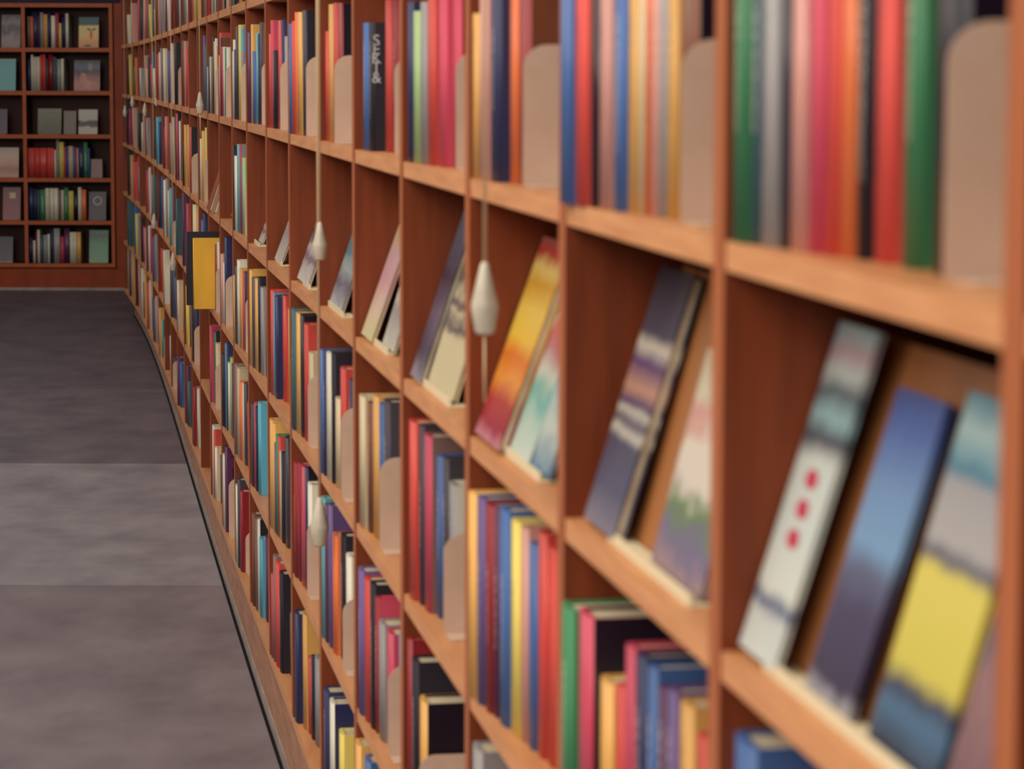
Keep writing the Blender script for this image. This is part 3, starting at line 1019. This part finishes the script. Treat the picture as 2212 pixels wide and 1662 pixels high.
# cell, left foot px, right foot px, height, lean, thickness, cover, label, d
FACE = [
    (0, 1592, 1688, 0.268, 0.30, 0.006, 'white_dots', 'white face-out book with red dots, in the nearest display bay', 0.020),
    (0, 1756, 1850, 0.232, 0.30, 0.006, 'blue_sky', 'blue face-out book between the red-dotted and the yellow-blocked covers', 0.030),
    (0, 1892, 2036, 0.246, 0.28, 0.006, 'yellow_block', 'dark face-out book with a yellow block, right of the blue one', 0.030),
    (0, 2060, 2170, 0.235, 0.28, 0.010, 'silver', 'mauve patterned face-out book at the right edge of the nearest display bay', 0.024),
    (1, 1287, 1350, 0.268, 0.30, 0.012, 'dark_text', 'slate face-out book with pale blots, leaning in the second display bay', 0.026),
    (1, 1425, 1532, 0.205, 0.26, 0.008, 'floral', 'cream floral face-out book beside the slate one in the second display bay', 0.034),
    (2, 1040, 1098, 0.262, 0.34, 0.012, 'flames', 'face-out book with a yellow flame pattern, third display bay', 0.018),
    (2, 1082, 1152, 0.228, 0.34, 0.006, 'teal_white', 'white and teal face-out magazine right of the flame-patterned book', 0.026),
    (2, 1156, 1196, 0.13, 0.30, 0.006, 'pale_blue', 'small pale blue booklet at the right end of the third display bay', 0.030),
    (3, 896, 922, 0.262, 0.32, 0.010, 'bronze', 'dark purple face-out book, left in the fourth display bay', 0.020),
    (3, 930, 990, 0.222, 0.30, 0.008, 'letters', 'cream face-out book with dark figures, fourth display bay', 0.030),
    (4, 787, 812, 0.232, 0.34, 0.008, 'pinkish', 'cream and pink face-out book, fifth display bay', 0.018),
    (4, 834, 858, 0.13, 0.30, 0.006, 'plain_white', 'small pale face-out booklet, right in the fifth display bay', 0.030),
    (5, 716, 745, 0.185, 0.33, 0.008, 'teal', 'teal and grey face-out book, sixth display bay', 0.026),
    (6, 648, 672, 0.175, 0.34, 0.008, 'photo', 'white face-out book with a dark photo, behind the hanging cord pull', 0.022),
    (7, 599, 612, 0.155, 0.36, 0.006, 'plain_white', 'small white face-out booklet, eighth display bay', 0.020),
    (8, 560, 571, 0.105, 0.36, 0.006, 'photo', 'tiny white face-out booklet, ninth display bay', 0.034),
    (10, 487, 495, 0.12, 0.36, 0.006, 'tan', 'small tan face-out booklet, eleventh bay of the third row', 0.040),
]
STANDS = [
    (0, 1695, 2120, 0.262, 0.30, 'display stand holding the two right-hand covers, nearest display bay', 0.034),
    (1, 1352, 1535, 0.27, 0.26, 'display stand behind the cream floral book, second display bay', 0.034),
    (2, 1024, 1200, 0.20, 0.30, 'display stand under the flame-patterned book, third display bay', 0.034),
    (3, 916, 1000, 0.21, 0.28, 'display stand under the book with dark figures, fourth display bay', 0.034),
    (4, 814, 860, 0.21, 0.28, 'display stand right of the cream and pink book, fifth display bay', 0.034),
    (5, 708, 762, 0.15, 0.30, 'display stand under the teal book, sixth display bay', 0.034),
    (6, 672, 688, 0.12, 0.30, 'display stand right of the dark photo book, seventh display bay', 0.034),
    (7, 612, 625, 0.15, 0.30, 'display stand with a bright lip, eighth display bay', 0.034),
    (8, 556, 574, 0.11, 0.30, 'display stand with the tiny booklet, ninth display bay', 0.034),
]
zt = EYE - LEV[1]
for (cell, a, b2, h, ang, label, d) in STANDS:
    y1 = lerp_y(cell, a, d)
    y0 = lerp_y(cell, b2, d)
    far = min(0.09, POST_Y[cell + 1] - 0.006 - y1) if cell in (0, 1, 2, 3, 4) else 0.0
    stand(y0, y1, d, LEV[1], h, ang, label, max(0.0, far))
for (cell, a, b2, h, ang, thick, cm, label, d) in FACE:
    y1 = lerp_y(cell, a, d)
    y0 = lerp_y(cell, b2, d)
    mt = lean_matrix(y0, d - thick - 0.001, zt + 0.0045 + 0.0025, ang)
    e = face_book('book', mt, max(0.05, y1 - y0), h, thick, C[cm], label, G3)
    if cm == 'white_dots':
        for v in (0.36, 0.45, 0.54):
            bm = bmesh.new()
            w_ = y1 - y0
            bm.faces.new([bm.verts.new((w_ * 0.48 + 0.016 * math.cos(2 * math.pi * i / 20), -0.0005,
                                        h * v + 0.008 * math.sin(2 * math.pi * i / 20))) for i in range(20)])
            link('printed_dot', bm, cloth_mat('m', 0), e, matrix=mt)
# three leaning tan and rust covers in the twelfth bay
for k_, (d, h, cm, lb) in enumerate([(-0.010, 0.20, 'rust', 'rust brown face-out book, left of three leaning in the twelfth bay'),
                                     (-0.004, 0.19, 'tan', 'tan face-out book, middle of three leaning in the twelfth bay'),
                                     (0.004, 0.165, 'tan', 'pale tan face-out book, right of three leaning in the twelfth bay')]):
    y1 = POST_Y[12] - 0.006 - 0.17 * k_
    mt = lean_matrix(y1 - 0.16, d, zt + 0.0008, 0.32)
    face_book('book', mt, 0.155, h, 0.012, C[cm], lb, G3)

# face-out books on the far bookcase
GB = 'books displayed face out on the far bookcase'
CB = {
    'angel': cover_mat('orange_scene_cover', [(0.0, (196, 150, 110)), (0.15, (222, 150, 90)), (0.35, (226, 190, 120)), (0.72, (226, 196, 120)), (0.74, (36, 78, 92)), (1.0, (34, 72, 86))], 0.06, 3),
    'dancer': cover_mat('dark_cover_with_pink_shape', [(0.0, (170, 110, 120)), (0.25, (190, 120, 110)), (0.45, (150, 90, 90)), (0.55, (60, 54, 66)), (0.8, (90, 96, 126)), (1.0, (50, 44, 56))], 0.5, 2.5),
    'green': cover_mat('mossy_green_cover', [(0.0, (70, 72, 56)), (0.5, (96, 100, 70)), (1.0, (120, 116, 90))], 0.8, 4),
    'taupe': cover_mat('taupe_cover', [(0.0, (116, 96, 88)), (1.0, (124, 104, 94))], 0.3, 3),
    'sketch': cover_mat('white_cover_with_dark_shape', [(0.0, (190, 182, 168)), (0.28, (186, 178, 166)), (0.33, (70, 58, 66)), (0.5, (60, 50, 60)), (0.56, (186, 178, 166)), (1.0, (190, 182, 170))], 0.28, 2.5),
    'ring': cover_mat('charcoal_cover', [(0.0, (70, 60, 70)), (1.0, (64, 54, 64))], 0.3, 3),
    'mint': cover_mat('mint_green_cover', [(0.0, (110, 160, 124)), (0.6, (92, 140, 110)), (0.85, (60, 90, 78)), (1.0, (90, 130, 104))], 0.3, 3),
    'grey_photo': cover_mat('grey_portrait_cover', [(0.0, (130, 116, 122)), (0.3, (140, 128, 132)), (0.5, (76, 60, 74)), (0.75, (130, 118, 122)), (1.0, (80, 66, 78))], 0.9, 2.5),
    'aqua': cover_mat('aqua_cover', [(0.0, (96, 164, 168)), (0.92, (104, 172, 174)), (1.0, (150, 176, 172))], 0.06, 3),
    'violet': cover_mat('violet_cover', [(0.0, (88, 66, 96)), (1.0, (70, 52, 84))], 0.3, 3),
    'peach': cover_mat('peach_cover', [(0.0, (196, 146, 126)), (0.3, (160, 116, 100)), (0.45, (200, 150, 130)), (0.7, (200, 170, 154)), (1.0, (180, 160, 150))], 0.3, 2.5),
    'rose': cover_mat('dusty_rose_cover', [(0.0, (150, 86, 90)), (1.0, (120, 66, 76))], 0.3, 2),
    'slate': cover_mat('dark_slate_cover', [(0.0, (150, 140, 146)), (0.08, (84, 80, 90)), (1.0, (60, 54, 66))], 0.2, 3),
}
BFACE = [
    (0, 168, 211, 38, 'angel', 'orange and teal face-out book on the top shelf of the far bookcase'),
    (1, 158, 214, 131, 'dancer', 'dark face-out book with a pink shape, second shelf of the far bookcase'),
    (2, 80, 131, 236, 'green', 'mossy green face-out book, third shelf of the far bookcase'),
    (2, 136, 163, 241, 'taupe', 'taupe face-out book between the green and the white ones'),
    (2, 168, 209, 238, 'sketch', 'white face-out book with a dark shape, third shelf of the far bookcase'),
    (4, 191, 228, 416, 'ring', 'charcoal face-out book with a pale ring, fifth shelf of the far bookcase'),
    (5, 192, 233, 499, 'mint', 'mint green face-out book, bottom shelf of the far bookcase'),
    (0, 1, 42, 33, 'grey_photo', 'grey face-out book with a pale portrait, top left of the far bookcase'),
    (1, -18, 32, 128, 'aqua', 'aqua face-out book at the left edge, far bookcase'),
    (2, -28, 14, 237, 'violet', 'violet face-out book at the left edge, far bookcase'),
    (3, -8, 39, 320, 'peach', 'peach face-out book at the left edge, far bookcase'),
    (4, 5, 43, 406, 'rose', 'dusty rose face-out book at the left edge, far bookcase'),
    (5, -14, 27, 513, 'slate', 'dark slate face-out book at the bottom left of the far bookcase'),
]
for (j, a, b2, top, cm, label) in BFACE:
    lv = B_LEV[j]
    yb = YB + 0.05
    x0, x1 = BX(a, lv, yb), BX(b2, lv, yb)
    h = height_at(a, top, Vector((x0, yb, 0)), lv) + 0.004
    mt = Matrix.Translation((x0, yb, EYE - lv + 0.003)) @ Matrix.Rotation(-0.16, 4, 'X')
    e = face_book('book', mt, x1 - x0, min(h, 0.27), 0.014, CB[cm], label, GB)
    if cm == 'ring':
        bm = bmesh.new()
        n = 24
        cx, cz, r0, r1 = (x1 - x0) * 0.5, h * 0.68, 0.026, 0.034
        ra = [bm.verts.new((cx + r0 * math.cos(2 * math.pi * i / n), -0.0006, cz + r0 * math.sin(2 * math.pi * i / n))) for i in range(n)]
        rb = [bm.verts.new((cx + r1 * math.cos(2 * math.pi * i / n), -0.0006, cz + r1 * math.sin(2 * math.pi * i / n))) for i in range(n)]
        for i in range(n):
            bm.faces.new((ra[i], ra[(i + 1) % n], rb[(i + 1) % n], rb[i]))
        link('printed_ring', bm, M_INK, e, matrix=mt)
    if cm in ('angel', 'dancer'):
        W_, H_ = x1 - x0, min(h, 0.27)
        shapes = {'angel': [('o', 0.62, 0.42, 0.07, 0.20, 0), ('t', 0.50, 0.60, 0.11, 0.035, -0.5), ('t', 0.76, 0.60, 0.11, 0.035, 0.5), ('k', 0.45, 0.06, 0.2, 0.03, 0)],
                  'dancer': [('p', 0.36, 0.42, 0.13, 0.16, 0), ('p', 0.52, 0.20, 0.16, 0.14, 0.2), ('p', 0.70, 0.22, 0.16, 0.05, 0.5), ('G', 0.62, 0.78, 0.10, 0.12, 0)]}[cm]
        for n_, (c_, u, v, ru, rv, an) in enumerate(shapes):
            bm = bmesh.new()
            vs2 = []
            for i in range(18):
                t_ = 2 * math.pi * i / 18
                px_, pz_ = ru * W_ * math.cos(t_), rv * W_ * math.sin(t_) * 1.25
                vs2.append(bm.verts.new((u * W_ + px_ * math.cos(an) - pz_ * math.sin(an), -0.0005 - 0.0001 * n_, v * H_ + px_ * math.sin(an) + pz_ * math.cos(an))))
            bm.faces.new(vs2)
            link('printed_shape', bm, cloth_mat(c_, 1), e, matrix=mt)
    if cm == 'rose':
        bm = bmesh.new()
        add_box(bm, (x1 - x0) * 0.38, (x1 - x0) * 0.72, -0.0008, -0.0002, h * 0.66, h * 0.84)
        link('title_label', bm, M_PAGES, e, matrix=mt)
    # easel behind the book
    bm = bmesh.new()
    ms = Matrix.Translation((x0 + 0.01, yb + 0.014 + 0.006, EYE - lv + 0.001))
    add_box(bm, 0, x1 - x0 - 0.02, 0.002, 0.006, 0.0, h * 0.8, 0, Matrix.Rotation(-0.16, 4, 'X'))
    add_box(bm, 0, x1 - x0 - 0.02, -0.03, 0.05, -0.0005, 0.0015)
    s = tag(link('display_easel', bm, M_STAND, matrix=ms), 'easel behind the ' + label.split(',')[0].split(' on the')[0].split(' at the')[0].split(' between')[0] + ', on its ' + BACKROWNAME[j],
            'display stand', 'easels on the far bookcase')
# an open tent-shaped book standing at the right of the fourth shelf
j = 3
yb = YB + 0.05
x0, x1 = BX(195, B_LEV[3], yb), BX(229, B_LEV[3], yb)
mt = Matrix.Translation((x0, yb, EYE - B_LEV[3] + 0.001))
e = empty('book', mt)
tag(e, 'small grey-brown book standing half open, fourth shelf of the far bookcase', 'book', GB)
bm = bmesh.new()
add_box(bm, 0, (x1 - x0) * 0.72, 0, 0.004, 0, 0.142, 0, Matrix.Rotation(-0.14, 4, 'X'))
add_box(bm, (x1 - x0) * 0.70, (x1 - x0) * 0.74, 0.006, 0.10, 0, 0.142, 0)
link('cover', bm, cloth_mat('s', 0), e, matrix=mt)
bm = bmesh.new()
add_box(bm, 0.004, (x1 - x0) * 0.69, 0.028, 0.036, 0.002, 0.136)
link('pages', bm, M_PAGES, e, matrix=mt)

# ------------------------------------------------------------------ pull cords with spindle weights
def lathe(bm, prof, seg=16, cx=0, cy=0):
    rings = [[bm.verts.new((cx + r * math.cos(2 * math.pi * i / seg), cy + r * math.sin(2 * math.pi * i / seg), z)) for i in range(seg)]
             for r, z in prof]
    for a, b_ in zip(rings, rings[1:]):
        for i in range(seg):
            bm.faces.new((a[i], a[(i + 1) % seg], b_[(i + 1) % seg], b_[i])).smooth = True
    bm.faces.new(rings[0][::-1])
    bm.faces.new(rings[-1])


CORDS = [  # px x, y top, y bottom, below-strand to
    (1047, 566, 722, 870, 'third cord pull from the left, large blurred one over the flame-cover bay'),
    (691, 480, 562, None, 'grey cord pull hanging in front of the seventh display bay'),
    (432, 199, 246, 300, 'cream cord pull hanging at the second row, far along the aisle'),
    (374, 546, 585, None, 'cream cord pull low beside the white bookend, fifth row'),
    (333, 462, 494, None, 'white cord pull beside dark books in the fourth row'),
    (313, 223, 251, None, 'small pale cord pull by a green book, third row'),
    (337, 212, 229, None, 'tiny grey cord pull just under the second row shelf'),
    (286, 207, 231, None, 'tiny cord pull third from the far end'),
    (270, 228, 252, None, 'farthest cord pull against the corner panel'),
    (690, 1075, 1180, None, 'low grey cord pull in front of the seventh bay, fifth row'),
]
for (px, ya, yb_, below, label) in CORDS:
    d = -0.022
    # depth from where the front of the shelf shows at this px
    lvl = 0.3
    for _ in range(4):
        y = solve_y(px, d, lvl, 0.9, 21.0)
        p = at(y, d)
        lvl = -height_at(px, (ya + yb_) / 2, p, 0.0) if False else -(height_at(px, (ya + yb_) / 2, p, 1.6) - 1.6)
    z_top = EYE - (1.6 - height_at(px, ya, p, 1.6))
    z_bot = EYE - (1.6 - height_at(px, yb_, p, 1.6))
    L = z_top - z_bot
    mt = Matrix.Translation((p.x, p.y, z_bot))
    e = empty('cord_pull', mt)
    tag(e, label, 'cord pull', 'cord pulls hanging along the curved bookcase')
    bm = bmesh.new()
    R = L * 0.19
    lathe(bm, [(R * 0.55, 0), (R * 0.72, L * 0.04), (R, L * 0.36), (R * 0.98, L * 0.42), (R * 0.45, L * 0.86), (R * 0.30, L * 0.97), (R * 0.18, L)])
    link('spindle_weight', bm, M_PULL, e, matrix=mt)
    bm = bmesh.new()
    for off in (-0.0013, 0.0013):
        lathe(bm, [(0.0009, L), (0.0009, EYE + 0.84 - z_bot)], 8, off, 0)
    link('cord', bm, M_CORD, e, matrix=mt)
    if below:
        zb = EYE - (1.6 - height_at(px, below, p, 1.6))
        bm = bmesh.new()
        lathe(bm, [(0.001, zb - z_bot), (0.0016, 0.0005)], 8)
        link('cord_tail', bm, M_CORD, e, matrix=mt)


# ------------------------------------------------------------------ writing that can be made out
def side_text(key, txt, size, mat, zfrac, dfrac, vertical=False, spacing=None):
    if key not in SPECIAL:
        return
    e, q = SPECIAL[key]
    # side cover facing the camera is at local +x (near side), reading with y into the shelf
    mx_ = q['mtx'] @ Matrix.Translation((q['w'] / 2 + 0.0003, q['dep'] * dfrac, q['h'] * zfrac))
    base = Matrix(((0, 0, 1, 0), (1, 0, 0, 0), (0, 1, 0, 0), (0, 0, 0, 1)))
    if vertical:
        base = base @ Matrix.Rotation(-math.pi / 2, 4, 'Z')
    add_text('printed_title', txt, size, mat, e, mx_ @ base)


side_text((4, 485.0), 'T', 0.045, M_INKDARK, 0.84, 0.16)
side_text((4, 485.0), 'L', 0.045, M_INKDARK, 0.70, 0.16)
for k_, (ch, zf) in enumerate([('S', 0.86), ('E', 0.79), ('K', 0.72), ('T', 0.65), ('&', 0.57)]):
    side_text((0, 794.0), ch, 0.026, M_INK, zf, 0.045)
print('books', len(BOOKS), 'as things', len(sel), 'rest', len(rest), 'bookends', len(BOOKENDS))
